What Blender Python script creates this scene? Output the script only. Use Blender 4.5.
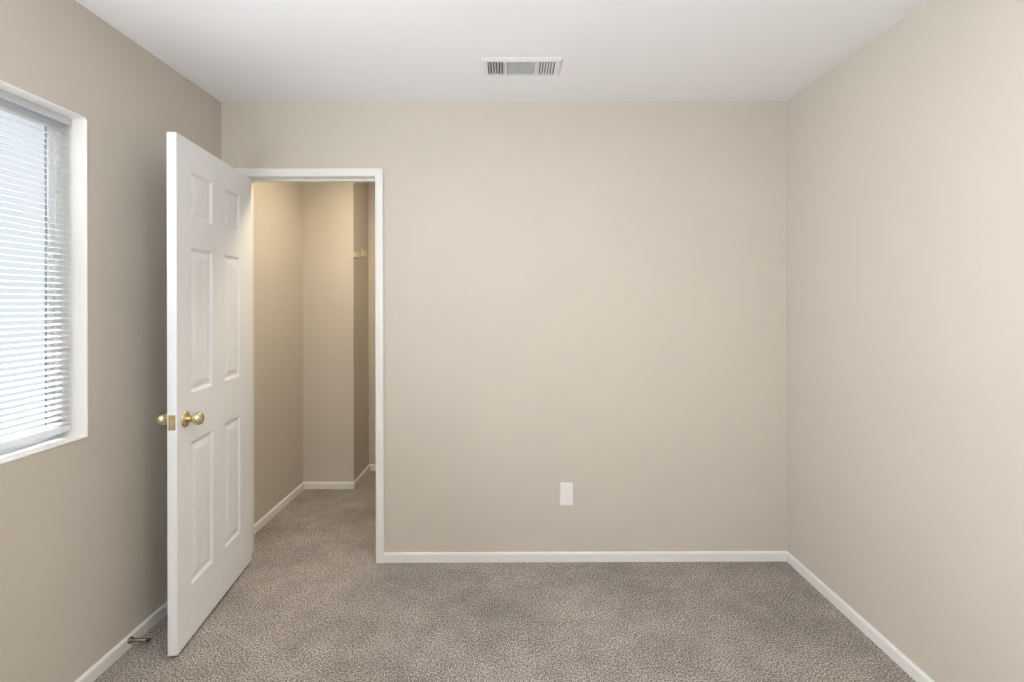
import bpy, bmesh, math
from mathutils import Vector, Matrix

for o in list(bpy.data.objects):
    bpy.data.objects.remove(o, do_unlink=True)
SC = bpy.context.scene
COL = SC.collection

# ------------------------------------------------------------------ camera
F = 485.0                      # focal length in pixels of a 1024 px wide frame
EYE = 1.372
cd = bpy.data.cameras.new('camera')
cam = bpy.data.objects.new('camera', cd)
COL.objects.link(cam)
cam.location = (0, 0, EYE)
YAW, ROLL = math.radians(-0.13), math.radians(0.12)
cam.matrix_world = (Matrix.Translation((0, 0, EYE)) @ Matrix.Rotation(YAW, 4, 'Z')
                    @ Matrix.Rotation(math.radians(90), 4, 'X') @ Matrix.Rotation(-ROLL, 4, 'Z'))
cd.sensor_fit = 'HORIZONTAL'
cd.sensor_width = 36.0
cd.lens = F / 1024.0 * 36.0
cd.shift_x = (4 + F * math.tan(YAW)) / 1024.0
cd.shift_y = -38 / 1024.0
cd.clip_start = 0.02
SC.camera = cam

# ------------------------------------------------------------------ sky
SKY_LOW = (0.86, 0.88, 0.93)
SKY_HIGH = (1.0, 1.02, 1.05)
LOW_STRENGTH = 1.0
HIGH_STRENGTH = 170.0
w = bpy.data.worlds.new('overcast_sky')
SC.world = w
w.use_nodes = True
nt = w.node_tree
nt.nodes.clear()
out = nt.nodes.new('ShaderNodeOutputWorld')
bg = nt.nodes.new('ShaderNodeBackground')
tc = nt.nodes.new('ShaderNodeTexCoord')
sep = nt.nodes.new('ShaderNodeSeparateXYZ')
mr = nt.nodes.new('ShaderNodeMapRange')
mr.interpolation_type = 'SMOOTHSTEP'
mr.inputs['From Min'].default_value = 0.50
mr.inputs['From Max'].default_value = 0.85
mix = nt.nodes.new('ShaderNodeMix')
mix.data_type = 'RGBA'
mix.inputs[6].default_value = (*[c * LOW_STRENGTH for c in SKY_LOW], 1)
mix.inputs[7].default_value = (*[c * HIGH_STRENGTH for c in SKY_HIGH], 1)
nt.links.new(tc.outputs['Generated'], sep.inputs[0])
nt.links.new(sep.outputs['Z'], mr.inputs['Value'])
nt.links.new(mr.outputs['Result'], mix.inputs[0])
nt.links.new(mix.outputs[2], bg.inputs['Color'])
nt.links.new(bg.outputs[0], out.inputs['Surface'])

# ------------------------------------------------------------------ exposure
SC.view_settings.view_transform = 'Standard'
SC.view_settings.look = 'None'
SC.view_settings.gamma = 1.0
SC.view_settings.use_curve_mapping = False
SC.view_settings.exposure = 0.07
# unseen soft area light, added left of the camera to brighten the room
SOFT_FILL_W = 63.0
fl = bpy.data.lights.new('added_soft_fill', 'AREA')
fl.shape = 'RECTANGLE'
fl.size = 0.9
fl.size_y = 0.9
fl.energy = SOFT_FILL_W
fl.color = (0.95, 0.985, 1.06)
fo = bpy.data.objects.new('added_soft_fill', fl)
COL.objects.link(fo)
fo.location = (-1.22, -0.05, 1.15)
fo.rotation_euler = (0, math.radians(-133), 0)
ROOM_FILL_W = 14.0
CLOSET_LAMP_W = 11.0

# ------------------------------------------------------------------ materials
def lin(r, g, b):
    f = lambda c: (c / 255 / 12.92) if c / 255 <= 0.04045 else ((c / 255 + 0.055) / 1.055) ** 2.4
    return (f(r), f(g), f(b), 1)

def base_mat(name, col, rough=0.6, metal=0.0, spec=0.5):
    m = bpy.data.materials.new(name)
    m.use_nodes = True
    b = m.node_tree.nodes['Principled BSDF']
    b.inputs['Base Color'].default_value = col
    b.inputs['Roughness'].default_value = rough
    b.inputs['Metallic'].default_value = metal
    b.inputs['Specular IOR Level'].default_value = spec
    return m, m.node_tree, b

def paint(name, col, rough, vary=0.015, bump=0.0, bscale=260.0, spec=0.4):
    m, t, b = base_mat(name, col, rough, 0, spec)
    tcn = t.nodes.new('ShaderNodeTexCoord')
    n = t.nodes.new('ShaderNodeTexNoise')
    n.inputs['Scale'].default_value = 3.0
    n.inputs['Detail'].default_value = 4
    t.links.new(tcn.outputs['Object'], n.inputs['Vector'])
    r = t.nodes.new('ShaderNodeValToRGB')
    lo = [c * (1 - vary) for c in col[:3]]
    hi = [min(1, c * (1 + vary)) for c in col[:3]]
    r.color_ramp.elements[0].color = (*lo, 1); r.color_ramp.elements[0].position = 0.35
    r.color_ramp.elements[1].color = (*hi, 1); r.color_ramp.elements[1].position = 0.65
    t.links.new(n.outputs['Fac'], r.inputs['Fac'])
    t.links.new(r.outputs['Color'], b.inputs['Base Color'])
    if bump:
        n2 = t.nodes.new('ShaderNodeTexNoise')
        n2.inputs['Scale'].default_value = bscale
        n2.inputs['Detail'].default_value = 2
        t.links.new(tcn.outputs['Object'], n2.inputs['Vector'])
        bp = t.nodes.new('ShaderNodeBump')
        bp.inputs['Strength'].default_value = bump
        bp.inputs['Distance'].default_value = 0.0006
        t.links.new(n2.outputs['Fac'], bp.inputs['Height'])
        t.links.new(bp.outputs['Normal'], b.inputs['Normal'])
    return m

M_WALL = paint('beige_wall_paint', lin(206, 199, 188), 0.75, 0.01, 0.15, 180)
M_CEIL = paint('ceiling_paint', lin(238, 239, 240), 0.85, 0.008, 0.2, 150)
M_TRIM = paint('white_trim_paint', lin(235, 236, 233), 0.42, 0.008, 0.0)
M_DOOR = paint('white_door_paint', lin(240, 243, 247), 0.38, 0.008, 0.25, 500)
M_REVEAL = paint('window_reveal_paint', lin(240, 239, 236), 0.6, 0.008, 0.1)
M_VINYL = paint('white_vinyl', lin(247, 248, 248), 0.35, 0.004)
M_VENT = paint('vent_enamel', lin(228, 230, 230), 0.5, 0.004)
M_PLATE = paint('plastic_plate', lin(240, 239, 240), 0.3, 0.003)
M_GASKET = paint('dark_gasket', lin(140, 143, 146), 0.7, 0.02)
M_DUCT_SHADE = paint('painted_duct_shade', lin(58, 55, 50), 0.9, 0.05)
M_SLOT = paint('slot_grey', lin(188, 186, 188), 0.7, 0.02)
M_SHELFPAINT = paint('shelf_paint', lin(232, 220, 200), 0.5, 0.01)
M_RUBBER = paint('rubber_tip', lin(70, 64, 58), 0.8, 0.03)

def metal(name, col, rough):
    m, t, b = base_mat(name, col, rough, 1.0, 0.5)
    tcn = t.nodes.new('ShaderNodeTexCoord')
    n = t.nodes.new('ShaderNodeTexNoise')
    n.inputs['Scale'].default_value = 60
    t.links.new(tcn.outputs['Object'], n.inputs['Vector'])
    mp = t.nodes.new('ShaderNodeMapRange')
    mp.inputs['To Min'].default_value = rough * 0.8
    mp.inputs['To Max'].default_value = rough * 1.25
    t.links.new(n.outputs['Fac'], mp.inputs['Value'])
    t.links.new(mp.outputs['Result'], b.inputs['Roughness'])
    return m
M_BRASS = metal('polished_brass', lin(224, 212, 176), 0.20)
M_NICKEL = metal('aged_nickel', lin(150, 138, 124), 0.35)

# slat: thin vinyl, translucency put in to brighten the blind and frame
M_SLAT = paint('white_slat_vinyl', lin(238, 240, 242), 0.4, 0.004)

tt = M_SLAT.node_tree
pb = tt.nodes['Principled BSDF']
tl = tt.nodes.new('ShaderNodeBsdfTranslucent'); tl.inputs[0].default_value = (0.88, 0.90, 0.92, 1)
ms = tt.nodes.new('ShaderNodeMixShader'); ms.inputs[0].default_value = 0.35
mo = [n for n in tt.nodes if n.type == 'OUTPUT_MATERIAL'][0]
tt.links.new(pb.outputs[0], ms.inputs[1]); tt.links.new(tl.outputs[0], ms.inputs[2]); tt.links.new(ms.outputs[0], mo.inputs['Surface'])

# glass
M_GLASS = bpy.data.materials.new('window_glass')
M_GLASS.use_nodes = True
t = M_GLASS.node_tree
t.nodes.clear()
o_ = t.nodes.new('ShaderNodeOutputMaterial')
tr = t.nodes.new('ShaderNodeBsdfTransparent'); tr.inputs[0].default_value = (0.96, 0.98, 0.98, 1)
gl = t.nodes.new('ShaderNodeBsdfGlossy'); gl.inputs['Roughness'].default_value = 0.02
fr = t.nodes.new('ShaderNodeFresnel'); fr.inputs['IOR'].default_value = 1.3
mx = t.nodes.new('ShaderNodeMixShader')
t.links.new(fr.outputs[0], mx.inputs[0]); t.links.new(tr.outputs[0], mx.inputs[1]); t.links.new(gl.outputs[0], mx.inputs[2])
t.links.new(mx.outputs[0], o_.inputs['Surface'])

def lamp_glass(name, col, strength):
    m, t, b = base_mat(name, lin(240, 235, 225), 0.5)
    b.inputs['Emission Color'].default_value = col
    b.inputs['Emission Strength'].default_value = strength
    return m

# carpet
def carpet():
    m, t, b = base_mat('cut_pile_carpet', lin(150, 142, 134), 0.95, 0, 0.15)
    b.inputs['Sheen Weight'].default_value = 0.15
    L = t.links.new
    tcn = t.nodes.new('ShaderNodeTexCoord')
    def noise(scale, detail, rough=0.5):
        n = t.nodes.new('ShaderNodeTexNoise')
        n.inputs['Scale'].default_value = scale
        n.inputs['Detail'].default_value = detail
        n.inputs['Roughness'].default_value = rough
        L(tcn.outputs['Object'], n.inputs['Vector'])
        return n
    fine = noise(165, 4, 0.9)
    r = t.nodes.new('ShaderNodeValToRGB')
    e = r.color_ramp.elements
    e[0].position = 0.41; e[0].color = lin(50, 46, 40)
    e[1].position = 0.59; e[1].color = lin(250, 242, 234)
    k = e.new(0.47); k.color = lin(134, 126, 119)
    k = e.new(0.53); k.color = lin(170, 161, 154)
    L(fine.outputs['Fac'], r.inputs['Fac'])
    # trodden and brushed patches of pile
    mid = noise(9, 4, 0.65)
    big = noise(2.6, 2, 0.5)
    add = t.nodes.new('ShaderNodeMath'); add.operation = 'ADD'
    L(mid.outputs['Fac'], add.inputs[0]); L(big.outputs['Fac'], add.inputs[1])
    mp = t.nodes.new('ShaderNodeMapRange')
    mp.inputs['From Min'].default_value = 0.75; mp.inputs['From Max'].default_value = 1.25
    mp.inputs['To Min'].default_value = 0.78; mp.inputs['To Max'].default_value = 1.14
    L(add.outputs[0], mp.inputs['Value'])
    vm = t.nodes.new('ShaderNodeVectorMath'); vm.operation = 'SCALE'
    L(r.outputs['Color'], vm.inputs[0]); L(mp.outputs['Result'], vm.inputs['Scale'])
    L(vm.outputs[0], b.inputs['Base Color'])
    bp = t.nodes.new('ShaderNodeBump')
    bp.inputs['Strength'].default_value = 0.7
    bp.inputs['Distance'].default_value = 0.006
    L(fine.outputs['Fac'], bp.inputs['Height'])
    L(bp.outputs['Normal'], b.inputs['Normal'])
    return m
M_CARPET = carpet()

# ------------------------------------------------------------------ helpers
def link(name, bm, mat, parent=None, smooth=False, loc=None):
    bmesh.ops.recalc_face_normals(bm, faces=bm.faces)
    me = bpy.data.meshes.new(name)
    bm.to_mesh(me)
    bm.free()
    if smooth:
        for p in me.polygons:
            p.use_smooth = True
    me.materials.append(mat)
    o = bpy.data.objects.new(name, me)
    COL.objects.link(o)
    if parent is not None:
        o.parent = parent
    if loc is not None:
        o.location = loc
    return o

def box(bm, x0, x1, y0, y1, z0, z1, bev=0.0, seg=2):
    vs = [bm.verts.new((x, y, z)) for x in (x0, x1) for y in (y0, y1) for z in (z0, z1)]
    idx = [(0, 1, 3, 2), (4, 6, 7, 5), (0, 4, 5, 1), (2, 3, 7, 6), (0, 2, 6, 4), (1, 5, 7, 3)]
    fs = [bm.faces.new([vs[i] for i in q]) for q in idx]
    if bev:
        es = list({e for f in fs for e in f.edges})
        bmesh.ops.bevel(bm, geom=es, offset=bev, segments=seg, affect='EDGES', profile=0.5)
    return vs

def prism(bm, prof, p0, p1, up=Vector((0, 0, 1))):
    """sweep a 2D profile (a = out from wall, b = up) from p0 to p1; out = dir x up."""
    p0 = Vector(p0); p1 = Vector(p1)
    d = (p1 - p0).normalized()
    outv = d.cross(up)
    ra = [bm.verts.new(p0 + outv * a + up * b) for a, b in prof]
    rb = [bm.verts.new(p1 + outv * a + up * b) for a, b in prof]
    n = len(prof)
    for i in range(n):
        bm.faces.new([ra[i], ra[(i + 1) % n], rb[(i + 1) % n], rb[i]])
    bm.faces.new(ra[::-1]); bm.faces.new(rb)

def lathe(bm, prof, mat=Matrix(), seg=32):
    """profile [(radius, height)] around local z, placed by mat"""
    rings = []
    for r, h in prof:
        if r < 1e-6:
            rings.append([bm.verts.new(mat @ Vector((0, 0, h)))])
        else:
            rings.append([bm.verts.new(mat @ Vector((r * math.cos(2 * math.pi * k / seg), r * math.sin(2 * math.pi * k / seg), h))) for k in range(seg)])
    for a, b in zip(rings, rings[1:]):
        for k in range(seg):
            k2 = (k + 1) % seg
            if len(a) == 1:
                bm.faces.new([a[0], b[k], b[k2]])
            elif len(b) == 1:
                bm.faces.new([a[k], b[0], a[k2]])
            else:
                bm.faces.new([a[k], b[k], b[k2], a[k2]])

def empty(name, loc=(0, 0, 0), rotz=0.0):
    o = bpy.data.objects.new(name, None)
    o.empty_display_size = 0.1
    COL.objects.link(o)
    o.location = loc
    o.rotation_euler = (0, 0, rotz)
    return o

def tag(o, label=None, cat=None, kind=None, group=None):
    if label: o['label'] = label
    if cat: o['category'] = cat
    if kind: o['kind'] = kind
    if group: o['group'] = group
    return o

# ------------------------------------------------------------------ dimensions
XL, XR = -1.521, 1.484            # side walls
YB = 2.577                        # back wall
WT = 0.115                        # partition thickness
YF = -0.80                        # wall behind the camera
H = 2.44
DX0, DX1, DZ = -1.410, -0.703, 2.043      # closet doorway
CY1 = 3.596                       # front of the boxed-out corner in the closet
CY2 = 3.985                       # closet back wall
CXP = -1.145                      # side of the boxed-out corner
CXR = 0.60                        # closet right end
WY0, WY1, WZ0, WZ1 = 0.25, 1.7564, 0.891, 2.044   # window opening in the left wall
LT = 0.14                         # left wall thickness

# ------------------------------------------------------------------ shell
bm = bmesh.new()
box(bm, XL - LT, XR + 0.12, YF - 0.12, CY2 + 0.12, -0.1, 0)
tag(link('floor', bm, M_CARPET), 'speckled grey-brown cut pile carpet running into the closet', 'floor', 'structure')
bm = bmesh.new()
box(bm, XL - LT, XR + 0.12, YF - 0.12, CY2 + 0.12, H, H + 0.1)
tag(link('ceiling', bm, M_CEIL), 'smooth white painted ceiling', 'ceiling', 'structure')

bm = bmesh.new()
x0, x1 = XL - LT, XL
box(bm, x0, x1, YF - 0.12, WY0, 0, H)
box(bm, x0, x1, WY1, CY2 + 0.12, 0, H)
box(bm, x0, x1, WY0, WY1, 0, WZ0)
box(bm, x0, x1, WY0, WY1, WZ1, H)
tag(link('wall_left', bm, M_WALL), 'beige wall on the left with the window in it', 'wall', 'structure')

bm = bmesh.new()
box(bm, XL, DX0 - 0.018, YB, YB + WT, 0, H)
box(bm, DX1 + 0.018, XR, YB, YB + WT, 0, H)
box(bm, DX0 - 0.018, DX1 + 0.018, YB, YB + WT, DZ + 0.018, H)
tag(link('wall_back', bm, M_WALL), 'beige wall facing the viewer with the closet doorway at its left', 'wall', 'structure')
bm = bmesh.new()
box(bm, XR, XR + 0.12, YF - 0.12, CY2 + 0.12, 0, H)
tag(link('wall_right', bm, M_WALL), 'bare beige wall on the right', 'wall', 'structure')
bm = bmesh.new()
box(bm, XL, XR, YF - 0.12, YF, 0, H)
tag(link('wall_front', bm, M_WALL), 'beige wall behind the viewer', 'wall', 'structure')
bm = bmesh.new()
box(bm, CXP, XR, CY2, CY2 + 0.12, 0, H)
tag(link('wall_closet_back', bm, M_WALL), 'beige back wall deep inside the closet', 'wall', 'structure')
bm = bmesh.new()
box(bm, XL, CXP, CY1, CY2 + 0.12, 0, H)
tag(link('wall_closet_corner', bm, M_WALL), 'boxed-out beige corner inside the closet', 'wall', 'structure')
bm = bmesh.new()
box(bm, CXR, CXR + 0.1, YB + WT, CY2, 0, H)
tag(link('wall_closet_right', bm, M_WALL), 'beige right end wall of the closet', 'wall', 'structure')

# ------------------------------------------------------------------ baseboards
BH, BT = 0.050, 0.012
PROF = [(0, 0), (BT, 0), (BT, BH - 0.010), (BT - 0.0015, BH - 0.005), (BT - 0.005, BH - 0.0012), (BT - 0.008, BH), (0, BH)]
CW = 0.042                                        # casing width
def baseboard(name, p0, p1, label):
    bm = bmesh.new()
    prism(bm, PROF, p0, p1)
    tag(link(name, bm, M_TRIM), label, 'baseboard', 'structure')
baseboard('baseboard_back', (DX1 + CW, YB, 0), (XR, YB, 0), 'white baseboard along the back wall')
baseboard('baseboard_right', (XR, YB, 0), (XR, YF, 0), 'white baseboard along the right wall')
baseboard('baseboard_left', (XL, YF, 0), (XL, YB, 0), 'white baseboard along the left wall under the window')
baseboard('baseboard_front', (XR, YF, 0), (XL, YF, 0), 'white baseboard on the wall behind the viewer')
baseboard('baseboard_closet_left', (XL, YB + WT, 0), (XL, CY1, 0), 'white baseboard on the left wall inside the closet')
baseboard('baseboard_closet_corner', (XL, CY1, 0), (CXP + BT, CY1, 0), 'white baseboard across the boxed-out closet corner')
baseboard('baseboard_closet_side', (CXP, CY1 - BT, 0), (CXP, CY2, 0), 'short white baseboard running back beside the boxed-out closet corner')
baseboard('baseboard_closet_back', (CXP, CY2, 0), (CXR, CY2, 0), 'white baseboard on the back wall of the closet')

# ------------------------------------------------------------------ doorway trim
frame = tag(empty('trim_1', ((DX0 + DX1) / 2, YB, 0)), 'white painted door frame around the closet doorway', 'door frame', 'structure')
fx, fy = (DX0 + DX1) / 2, YB
def fpart(name, build, mat=M_TRIM):
    bm = bmesh.new()
    build(bm)
    bmesh.ops.translate(bm, verts=bm.verts, vec=(-fx, -fy, 0))
    return link(name, bm, mat, frame)
CP = [(0, 0), (0.010, 0), (0.0135, 0.004), (0.0135, 0.012), (0.016, 0.018), (0.016, CW - 0.006), (0.013, CW), (0, CW)]
def casing_side(bm, xin, sgn, top):
    r = []
    for a, c in CP:                     # mitred leg: top follows the mitre
        x = xin + sgn * c
        r.append((bm.verts.new((x, YB - a, 0)), bm.verts.new((x, YB - a, top + c))))
    n = len(r)
    for i in range(n):
        j = (i + 1) % n
        bm.faces.new([r[i][0], r[j][0], r[j][1], r[i][1]])
    bm.faces.new([q[0] for q in r]); bm.faces.new([q[1] for q in r][::-1])
RV = 0.001
def casing_head(bm):
    r = []
    for a, c in CP:
        z = DZ + RV + c
        r.append((bm.verts.new((DX0 - RV - c, YB - a, z)), bm.verts.new((DX1 + RV + c, YB - a, z))))
    n = len(r)
    for i in range(n):
        j = (i + 1) % n
        bm.faces.new([r[i][0], r[j][0], r[j][1], r[i][1]])
    bm.faces.new([q[0] for q in r]); bm.faces.new([q[1] for q in r][::-1])
fpart('casing_leg', lambda b: casing_side(b, DX0 - RV, -1, DZ + RV))
fpart('casing_leg', lambda b: casing_side(b, DX1 + RV, 1, DZ + RV))
fpart('casing_head', casing_head)
fpart('jamb', lambda b: box(b, DX0 - 0.018, DX0, YB - 0.0005, YB + WT, 0, DZ + 0.018, 0.001, 1))
fpart('jamb', lambda b: box(b, DX1, DX1 + 0.018, YB - 0.0005, YB + WT, 0, DZ + 0.018, 0.001, 1))
fpart('head_jamb', lambda b: box(b, DX0, DX1, YB - 0.0005, YB + WT, DZ, DZ + 0.018, 0.001, 1))
fpart('stop_strip', lambda b: box(b, DX0, DX0 + 0.010, YB + 0.040, YB + 0.075, 0, DZ, 0.0015, 1))
fpart('stop_strip', lambda b: box(b, DX1 - 0.010, DX1, YB + 0.040, YB + 0.075, 0, DZ, 0.0015, 1))
fpart('stop_strip', lambda b: box(b, DX0 + 0.010, DX1 - 0.010, YB + 0.040, YB + 0.075, DZ - 0.010, DZ, 0.0015, 1))
# strike plate on the latch side
fpart('strike_plate', lambda b: box(b, DX1 - 0.0012, DX1 + 0.0005, YB + 0.006, YB + 0.034, 0.885, 0.943, 0.0005, 1), M_BRASS)

# ------------------------------------------------------------------ closet door, ajar into the room
DW, DT, DZ0, DZ1 = 0.705, 0.0355, 0.015, 2.034
P0 = Vector((-1.2776, 1.873, 0))              # free edge of the face turned to the room's right
PH = math.atan2(57.3, F)
# local frame: x = distance from hinge edge towards free edge, y = out of the right-hand face, z = up
hinge_pt = P0 + Vector((-math.sin(PH), math.cos(PH), 0)) * DW
ang = math.atan2(-math.cos(PH), math.sin(PH))   # local +x points from hinge to free edge
door = tag(empty('door_1', hinge_pt, ang), 'white six-panel closet door standing open into the room', 'door', 'structure')
# local +y (left of +x when facing along it) = towards +X world  (right-hand face)
PZ = [(0.223, 0.812), (1.006, 1.605), (1.715, 1.915)]
PU = [(0.100, 0.288), (0.398, 0.568)]          # measured from the free edge
PXs = sorted([(DW - b, DW - a) for a, b in PU])
def door_leaf():
    bm = bmesh.new()
    xs = [0] + [v for p in PXs for v in p] + [DW]
    zs = [DZ0] + [v for p in PZ for v in p] + [DZ1]
    rings = [(0, 0), (0.006, -0.0015), (0.014, -0.0075), (0.020, -0.0080), (0.024, -0.0075), (0.046, -0.0025), (0.050, -0.0022)]
    for ysurf, s in ((0.0, 1), (-DT, -1)):
        cache = {}
        def V(x, y, z):
            k = (round(x, 5), round(y, 5), round(z, 5))
            if k not in cache:
                cache[k] = bm.verts.new((x, y, z))
            return cache[k]
        for i in range(len(xs) - 1):
            for j in range(len(zs) - 1):
                a, b, c, d = xs[i], xs[i + 1], zs[j], zs[j + 1]
                if i in (1, 3) and j in (1, 3, 5):
                    prev = None
                    for ins, dep in rings:
                        q = [V(a + ins, ysurf + s * dep, c + ins), V(b - ins, ysurf + s * dep, c + ins),
                             V(b - ins, ysurf + s * dep, d - ins), V(a + ins, ysurf + s * dep, d - ins)]
                        if prev:
                            for k in range(4):
                                bm.faces.new([prev[k], prev[(k + 1) % 4], q[(k + 1) % 4], q[k]])
                        prev = q
                    bm.faces.new(prev)
                else:
                    bm.faces.new([V(a, ysurf, c), V(b, ysurf, c), V(b, ysurf, d), V(a, ysurf, d)])
    # edges of the leaf
    def strip(pts):
        for (xa, za), (xb, zb) in zip(pts, pts[1:]):
            bm.faces.new([bm.verts.new((xa, 0, za)), bm.verts.new((xb, 0, zb)), bm.verts.new((xb, -DT, zb)), bm.verts.new((xa, -DT, za))])
    strip([(x, DZ0) for x in xs]); strip([(x, DZ1) for x in xs])
    strip([(0, z) for z in zs]); strip([(DW, z) for z in zs])
    bmesh.ops.remove_doubles(bm, verts=bm.verts, dist=1e-5)
    return bm
leaf = link('door_leaf', door_leaf(), M_DOOR, door)
bv = leaf.modifiers.new('edge_round', 'BEVEL')
bv.width = 0.0016; bv.segments = 2; bv.limit_method = 'ANGLE'; bv.angle_limit = math.radians(80)

KZ = 0.913
KX = DW - 0.060
def knob_set(side):
    y0 = 0.0 if side > 0 else -DT
    R = Matrix.Translation((KX, y0, KZ)) @ Matrix.Rotation(-side * math.pi / 2, 4, 'X')
    bm = bmesh.new()
    lathe(bm, [(0.0105, 0.004), (0.0100, 0.018), (0.012, 0.026), (0.0175, 0.030), (0.0235, 0.036), (0.0262, 0.044),
               (0.0262, 0.050), (0.0240, 0.057), (0.0190, 0.062), (0.012, 0.0645), (0.006, 0.0652), (0, 0.0652)], R, 36)
    k = link('door_knob', bm, M_BRASS, door, True)
    bm = bmesh.new()
    lathe(bm, [(0, 0), (0.0325, 0), (0.0325, 0.002), (0.0305, 0.005), (0.024, 0.008), (0.016, 0.0105), (0.0125, 0.011), (0, 0.011)], R, 36)
    link('rose', bm, M_BRASS, k, True)
    return k
knob_set(1); knob_set(-1)
bm = bmesh.new()
box(bm, DW - 0.0004, DW + 0.0012, -DT + 0.005, -0.005, KZ - 0.029, KZ + 0.029, 0.0005, 1)
lp = link('latch_plate', bm, M_BRASS, door)
bm = bmesh.new()
vs = [(DW, -0.024, KZ - 0.010), (DW + 0.009, -0.020, KZ - 0.010), (DW, -0.012, KZ - 0.010)]
lo = [bm.verts.new(v) for v in vs]; hi = [bm.verts.new((v[0], v[1], v[2] + 0.020)) for v in vs]
bm.faces.new(lo); bm.faces.new(hi[::-1])
for i in range(3):
    bm.faces.new([lo[i], lo[(i + 1) % 3], hi[(i + 1) % 3], hi[i]])
link('latch_bolt', bm, M_BRASS, lp)
for hz in (0.26, 1.03, 1.80):
    bm = bmesh.new()
    lathe(bm, [(0, 0), (0.0055, 0), (0.0055, 0.089), (0, 0.089)], Matrix.Translation((-0.001, -DT - 0.005, hz)), 16)
    box(bm, -0.0012, 0.0002, -DT, -DT + 0.028, hz, hz + 0.089)
    link('hinge', bm, M_BRASS, door)

# ------------------------------------------------------------------ window and reveal
win = tag(empty('window_1', (XL, (WY0 + WY1) / 2, WZ0)), 'white vinyl window set deep in the left wall', 'window', 'structure')
wo = Vector((XL, (WY0 + WY1) / 2, WZ0))
def wpart(name, build, mat, parent=win, smooth=False):
    bm = bmesh.new()
    build(bm)
    bmesh.ops.translate(bm, verts=bm.verts, vec=-wo)
    return link(name, bm, mat, parent, smooth)
def ring(bm, xa, xb, inset, width, bev=0.0):
    """rectangular ring of four bars between x = xa..xb"""
    a, b, c, d = WY0 + inset, WY1 - inset, WZ0 + inset, WZ1 - inset
    box(bm, xa, xb, a, a + width, c, d, bev, 1)
    box(bm, xa, xb, b - width, b, c, d, bev, 1)
    box(bm, xa, xb, a + width, b - width, c, c + width, bev, 1)
    box(bm, xa, xb, a + width, b - width, d - width, d, bev, 1)
# plastered reveal with a soft rounded outer arris
def reveal(bm):
    t = 0.006
    prof = [(0.0, 0.0), (0.0022, 0.0005), (0.0030, 0.003), (0.0010, t - 0.0015), (-0.003, t), (-0.092, t), (-0.092, 0.0)]  # (x out, inward)
    cr = 0.014
    def path(ins):                      # rounded rectangle path with inset
        pts = []
        r = max(cr - ins, 0.006)
        for cy, cz, a0 in ((WY1 - ins - r, WZ1 - ins - r, 0), (WY0 + ins + r, WZ1 - ins - r, 90), (WY0 + ins + r, WZ0 + ins + r, 180), (WY1 - ins - r, WZ0 + ins + r, 270)):
            rr = r if a0 < 180 else 0.002
            cy2 = cy + (r - rr) * (1 if a0 in (0, 270) else -1)
            cz2 = cz + (r - rr) * (1 if a0 in (0, 90) else -1)
            for k in range(5):
                a = math.radians(a0 + 90 * k / 4)
                pts.append((cy2 + rr * math.cos(a), cz2 + rr * math.sin(a)))
        return pts
    rings_ = [[bm.verts.new((XL + px, y, z)) for y, z in path(pi)] for px, pi in prof]
    n = len(rings_[0])
    for a, b in zip(rings_, rings_[1:] + rings_[:1]):
        for k in range(n):
            k2 = (k + 1) % n
            bm.faces.new([a[k], a[k2], b[k2], b[k]])
wpart('window_reveal', reveal, M_REVEAL)
# corner fillers behind the rounded reveal corners keep daylight out
def filler(bm):
    for yy in (WY0, WY1):
        s = 1 if yy == WY0 else -1
        a, b, c = (XL - 0.09, yy, WZ1), (XL - 0.09, yy + s * 0.006, WZ1), (XL - 0.09, yy, WZ1 - 0.006)
        f = [bm.verts.new(p) for p in (a, b, c)]
        g = [bm.verts.new((XL + 0.0005, p[1], p[2])) for p in (a, b, c)]
        bm.faces.new(f); bm.faces.new(g[::-1])
        for i in range(3):
            bm.faces.new([f[i], f[(i + 1) % 3], g[(i + 1) % 3], g[i]])
wpart('corner_bead', filler, M_WALL)
wpart('window_frame', lambda b: ring(b, XL - 0.112, XL - 0.090, 0.0, 0.026, 0.0015), M_VINYL)
def sash(b):
    ring(b, XL - 0.110, XL - 0.096, 0.026, 0.018, 0.0015)
    box(b, XL - 0.112, XL - 0.092, 0.985, 1.021, WZ0 + 0.04, WZ1 - 0.04, 0.0015, 1)
sa = wpart('sash', sash, M_VINYL)
wpart('gasket', lambda b: ring(b, XL - 0.1085, XL - 0.1035, 0.0438, 0.0024), M_GASKET, sa)
wpart('glass', lambda b: box(b, XL - 0.109, XL - 0.105, WY0 + 0.04, WY1 - 0.04, WZ0 + 0.04, WZ1 - 0.04), M_GLASS, sa)

# ------------------------------------------------------------------ mini blind
BX = XL - 0.060
BY0, BY1 = WY0 + 0.012, WY1 - 0.011
blind = tag(empty('mini_blind', (BX, (BY0 + BY1) / 2, WZ1 - 0.006)), 'white horizontal mini blind with tilted slats hanging in the window recess', 'window blind')
bo = Vector(blind.location)
def bpart(name, build, mat, smooth=False):
    bm = bmesh.new()
    build(bm)
    bmesh.ops.translate(bm, verts=bm.verts, vec=-bo)
    return link(name, bm, mat, blind, smooth)
HRZ0 = WZ1 - 0.006 - 0.027
bpart('headrail', lambda b: box(b, BX - 0.013, BX + 0.013, BY0 - 0.004, BY1 + 0.004, HRZ0, WZ1 - 0.0065, 0.002, 2), M_SLAT)
SP = 0.0206
TILT = math.radians(13)
RAILZ0, RAILZ1 = 0.918, 0.940
slat_z = []
z = HRZ0 - 0.010
while z > RAILZ1 + 0.008:
    slat_z.append(z); z -= SP
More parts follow.
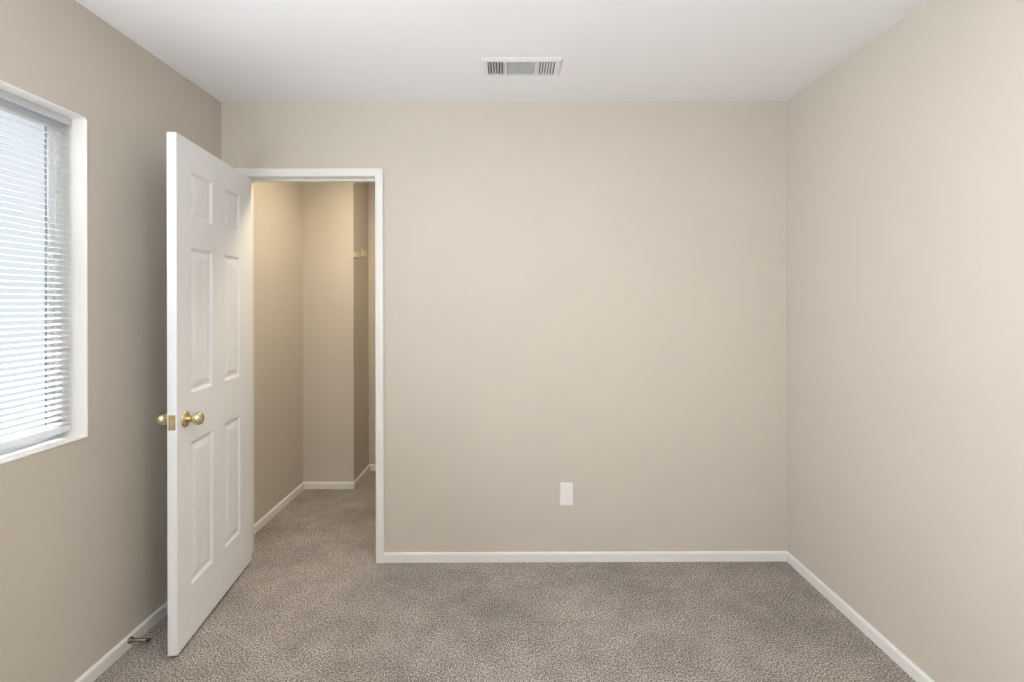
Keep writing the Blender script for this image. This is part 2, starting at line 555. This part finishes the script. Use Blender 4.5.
def slats(b):
    hw = 0.0125
    th = 0.0004
    for zc in slat_z:
        n = 6
        up, dn = [], []
        for k in range(n + 1):
            s = -hw + 2 * hw * k / n            # + = room side
            crown = 0.0020 * (1 - (s / hw) ** 2)
            x = BX + s * math.cos(TILT) + crown * math.sin(TILT)
            zz = zc - s * math.sin(TILT) + crown * math.cos(TILT)
            up.append((x, zz + th / 2)); dn.append((x, zz - th / 2))
        loop = up + dn[::-1]
        A = [b.verts.new((x, BY0, q)) for x, q in loop]
        B = [b.verts.new((x, BY1, q)) for x, q in loop]
        m = len(loop)
        for i in range(m):
            b.faces.new([A[i], A[(i + 1) % m], B[(i + 1) % m], B[i]])
        b.faces.new(A); b.faces.new(B[::-1])
bpart('slats', slats, M_SLAT, False)
bpart('bottom_rail', lambda b: box(b, BX - 0.012, BX + 0.012, BY0, BY1, RAILZ0, RAILZ1, 0.003, 2), M_SLAT)
for yc in (BY0 + 0.16, (BY0 + BY1) / 2, BY1 - 0.16 + 0.125):
    def cord(b, yc=yc):
        for dx in (-0.0135, 0.0135):
            lathe(b, [(0, RAILZ1 - 0.002), (0.0006, RAILZ1 - 0.002), (0.0006, HRZ0 + 0.002), (0, HRZ0 + 0.002)], Matrix.Translation((BX + dx, yc, 0)), 8)
    bpart('ladder_cord', cord, M_SLAT)

# ------------------------------------------------------------------ ceiling register
VX, VY = 0.0612, (2.104 + 2.281) / 2
VHX, VHY = 0.181, 0.083
vent = tag(empty('ceiling_vent', (VX, VY, H)), 'white rectangular three-way air register on the ceiling near the back wall', 'air vent')
VD = 0.010
OX, OY = 0.150, 0.061
bm = bmesh.new()                        # flange with sloping skirt, open in the middle
def rect(hx, hy, z):
    return [bm.verts.new((sx * hx, sy * hy, z)) for sx, sy in ((-1, -1), (1, -1), (1, 1), (-1, 1))]
rs = [rect(VHX, VHY, 0), rect(VHX - 0.001, VHY - 0.001, -0.003), rect(VHX - 0.008, VHY - 0.008, -0.0065), rect(VHX - 0.012, VHY - 0.011, -0.0075), rect(OX + 0.003, OY + 0.003, -0.009), rect(OX, OY, -0.009), rect(OX, OY, 0)]
for a, b in zip(rs, rs[1:]):
    for k in range(4):
        bm.faces.new([a[k], a[(k + 1) % 4], b[(k + 1) % 4], b[k]])
link('flange', bm, M_VENT, vent)
bm = bmesh.new()
box(bm, -OX, OX, -OY, OY, -0.0015, -0.0004)
link('duct_shade_sheet', bm, M_DUCT_SHADE, vent)  # flat sheet coloured dark to stand in for shade inside the duct
# dividers
for dx in (-0.069, 0.069):
    bm = bmesh.new()
    box(bm, dx - 0.005, dx + 0.005, -OY, OY, -VD, -0.002, 0.001, 1)
    link('divider', bm, M_VENT, vent)
def fin(bm, cx, cy, length, along, lean, depth=0.009, th=0.0010):
    """thin fin running along x or y, leaning sideways by lean radians from vertical"""
    dx = math.tan(lean) * depth
    z0, z1 = -VD + 0.0004, -VD + 0.0004 + depth - 0.0022
    for s in (0,):
        if along == 'y':
            q = [(cx - th, z0), (cx + th, z0), (cx + th + dx, z1), (cx - th + dx, z1)]
            A = [bm.verts.new((x, cy - length / 2, z)) for x, z in q]
            B = [bm.verts.new((x, cy + length / 2, z)) for x, z in q]
        else:
            q = [(cy - th, z0), (cy + th, z0), (cy + th + dx, z1), (cy - th + dx, z1)]
            A = [bm.verts.new((cx - length / 2, y, z)) for y, z in q]
            B = [bm.verts.new((cx + length / 2, y, z)) for y, z in q]
        for i in range(4):
            bm.faces.new([A[i], A[(i + 1) % 4], B[(i + 1) % 4], B[i]])
        bm.faces.new(A); bm.faces.new(B[::-1])
for side in (-1, 1):
    for k in range(6):
        bm = bmesh.new()
        fin(bm, side * (0.081 + k * 0.0125), 0, OY * 2, 'y', -side * math.radians(32))
        link('louver', bm, M_VENT, vent)
for k in range(11):
    bm = bmesh.new()
    fin(bm, 0, -OY + 0.003 + k * 0.0108, 0.128, 'x', math.radians(22), th=0.0006)
    link('louver', bm, M_VENT, vent)

# ------------------------------------------------------------------ wall plate
pz0, pz1 = EYE - 202.2 / 188.2, EYE - 179.8 / 188.2
px0, px1 = (559.7 - 508) / 188.2, (572.6 - 508) / 188.2
plate = tag(empty('wall_outlet', ((px0 + px1) / 2, YB, (pz0 + pz1) / 2)), 'small white outlet plate low on the back wall', 'wall outlet')
hw, hh = (px1 - px0) / 2, (pz1 - pz0) / 2
bm = bmesh.new()
a = [bm.verts.new((sx * hw, 0, sz * hh)) for sx, sz in ((-1, -1), (1, -1), (1, 1), (-1, 1))]
b_ = [bm.verts.new((sx * hw, -0.0035, sz * hh)) for sx, sz in ((-1, -1), (1, -1), (1, 1), (-1, 1))]
c_ = [bm.verts.new((sx * (hw - 0.003), -0.006, sz * (hh - 0.003))) for sx, sz in ((-1, -1), (1, -1), (1, 1), (-1, 1))]
for p, q in ((a, b_), (b_, c_)):
    for k in range(4):
        bm.faces.new([p[k], p[(k + 1) % 4], q[(k + 1) % 4], q[k]])
bm.faces.new(a[::-1]); bm.faces.new(c_)
link('cover_plate', bm, M_PLATE, plate)
for zc in (-0.0195, 0.0195):
    bm = bmesh.new()
    lathe(bm, [(0, 0.004), (0.0168, 0.004), (0.0168, 0.0068), (0.0160, 0.0074), (0, 0.0074)],
          Matrix.Translation((0, 0, zc)) @ Matrix.Diagonal((1, 1, 0.86, 1)) @ Matrix.Rotation(math.pi / 2, 4, 'X'), 28)
    sk = link('socket', bm, M_PLATE, plate)
    bm = bmesh.new()
    for sx in (-0.0062, 0.0062):
        box(bm, sx - 0.0007, sx + 0.0007, -0.0077, -0.0070, zc + 0.0005, zc + 0.0070)
    box(bm, -0.0018, 0.0018, -0.0077, -0.0070, zc - 0.0095, zc - 0.0060)
    link('slot', bm, M_SLOT, sk)
bm = bmesh.new()
lathe(bm, [(0, 0.0055), (0.0028, 0.0055), (0.0028, 0.0068), (0, 0.0072)], Matrix.Rotation(math.pi / 2, 4, 'X'), 14)
link('screw', bm, M_PLATE, plate)

# ------------------------------------------------------------------ baseboard door stop
sy, sz = 1.935, 0.033
stop = tag(empty('door_stop', (XL + BT, sy, sz)), 'small metal door stop screwed to the left baseboard beside the open door', 'door stop')
RX = Matrix.Rotation(math.pi / 2, 4, 'Y')
bm = bmesh.new()
lathe(bm, [(0, 0), (0.0125, 0), (0.0125, 0.005), (0.0105, 0.009), (0.007, 0.010), (0, 0.010)], RX, 24)
link('mounting_flange', bm, M_NICKEL, stop, True)
bm = bmesh.new()
lathe(bm, [(0, 0.006), (0.0070, 0.006), (0.0066, 0.012), (0.0066, 0.070), (0, 0.070)], RX, 20)
link('rod', bm, M_NICKEL, stop, True)
bm = bmesh.new()
lathe(bm, [(0, 0.068), (0.0068, 0.068), (0.0070, 0.070), (0.0070, 0.078), (0.0056, 0.081), (0, 0.082)], RX, 20)
link('rubber_tip', bm, M_RUBBER, stop, True)

# ------------------------------------------------------------------ closet shelf on its wall brackets
sh = tag(empty('closet_shelf', (CXP, CY2, 1.80)), 'small pale wire shelf with wall brackets deep inside the closet', 'shelf')
def spart(name, build, mat=M_SHELFPAINT):
    bm = bmesh.new(); build(bm)
    bmesh.ops.translate(bm, verts=bm.verts, vec=(-CXP, -CY2, -1.80))
    return link(name, bm, mat, sh)
spart('bracket', lambda b: box(b, CXP, CXP + 0.007, 3.610, 3.745, 1.716, 1.757, 0.002, 2))
spart('bracket', lambda b: box(b, CXP, CXP + 0.006, 3.800, 3.915, 1.742, 1.796, 0.002, 2))
def wires(b):
    RXm = Matrix.Rotation(math.pi / 2, 4, 'Y')
    for (y, z, r) in ((3.975, 1.806, 0.004), (3.80, 1.800, 0.003), (3.64, 1.750, 0.004)):
        xs_ = CXP + (0.006 if y > 3.9 else 0.150)
        lathe(b, [(0, 0), (r, 0), (r, CXR - 0.006 - xs_), (0, CXR - 0.006 - xs_)], Matrix.Translation((xs_, y, z)) @ RXm, 10)
    x = CXP + 0.155
    while x < CXR - 0.02:
        for (ya, za, yb, zb) in ((3.64, 1.750, 3.80, 1.804), (3.80, 1.804, 3.978, 1.806)):
            d = Vector((0, yb - ya, zb - za)); L = d.length
            q = Vector((0, 0, 1)).rotation_difference(d).to_matrix().to_4x4()
            lathe(b, [(0, 0), (0.0014, 0), (0.0014, L), (0, L)], Matrix.Translation((x, ya, za)) @ q, 6)
        x += 0.027
spart('wire_deck', wires)

# ------------------------------------------------------------------ lamps out of the frame, the bedroom one added as fill
def ceiling_lamp(name, loc, rad, power, col, label, em):
    e = tag(empty(name, (loc[0], loc[1], H)), label, 'ceiling light')
    bm = bmesh.new()
    lathe(bm, [(0, 0), (rad * 1.05, 0), (rad * 1.05, -0.018), (rad, -0.022), (0, -0.022)], Matrix(), 40)
    link('lamp_base', bm, M_TRIM, e)
    bm = bmesh.new()
    pr = [(rad * math.cos(a), -0.022 - 0.075 * math.sin(a)) for a in [math.pi / 2 * k / 10 for k in range(11)]]
    pr[-1] = (0, pr[-1][1])
    lathe(bm, pr, Matrix(), 40)
    link('lamp_shade', bm, lamp_glass(name + '_glass', col, em), e, True)
    ld = bpy.data.lights.new(name + '_bulb', 'AREA')
    ld.shape = 'DISK'; ld.size = rad * 1.8; ld.energy = power; ld.color = col[:3]
    ld.spread = math.radians(180)
    lo_ = bpy.data.objects.new(name + '_bulb', ld)
    COL.objects.link(lo_)
    lo_.location = (0, 0, -0.104)
    lo_.parent = e
ceiling_lamp('added_room_light', (0.15, 0.65), 0.17, ROOM_FILL_W, (1.0, 0.90, 0.78, 1), 'added round flush ceiling light, unseen, filling the bedroom', 1.5)  # unseen lamp added to fill the bedroom and window recess with light
ceiling_lamp('closet_light', (-0.80, 2.95), 0.12, CLOSET_LAMP_W, (1.0, 0.84, 0.62, 1), 'round flush ceiling light inside the closet', 6.0)
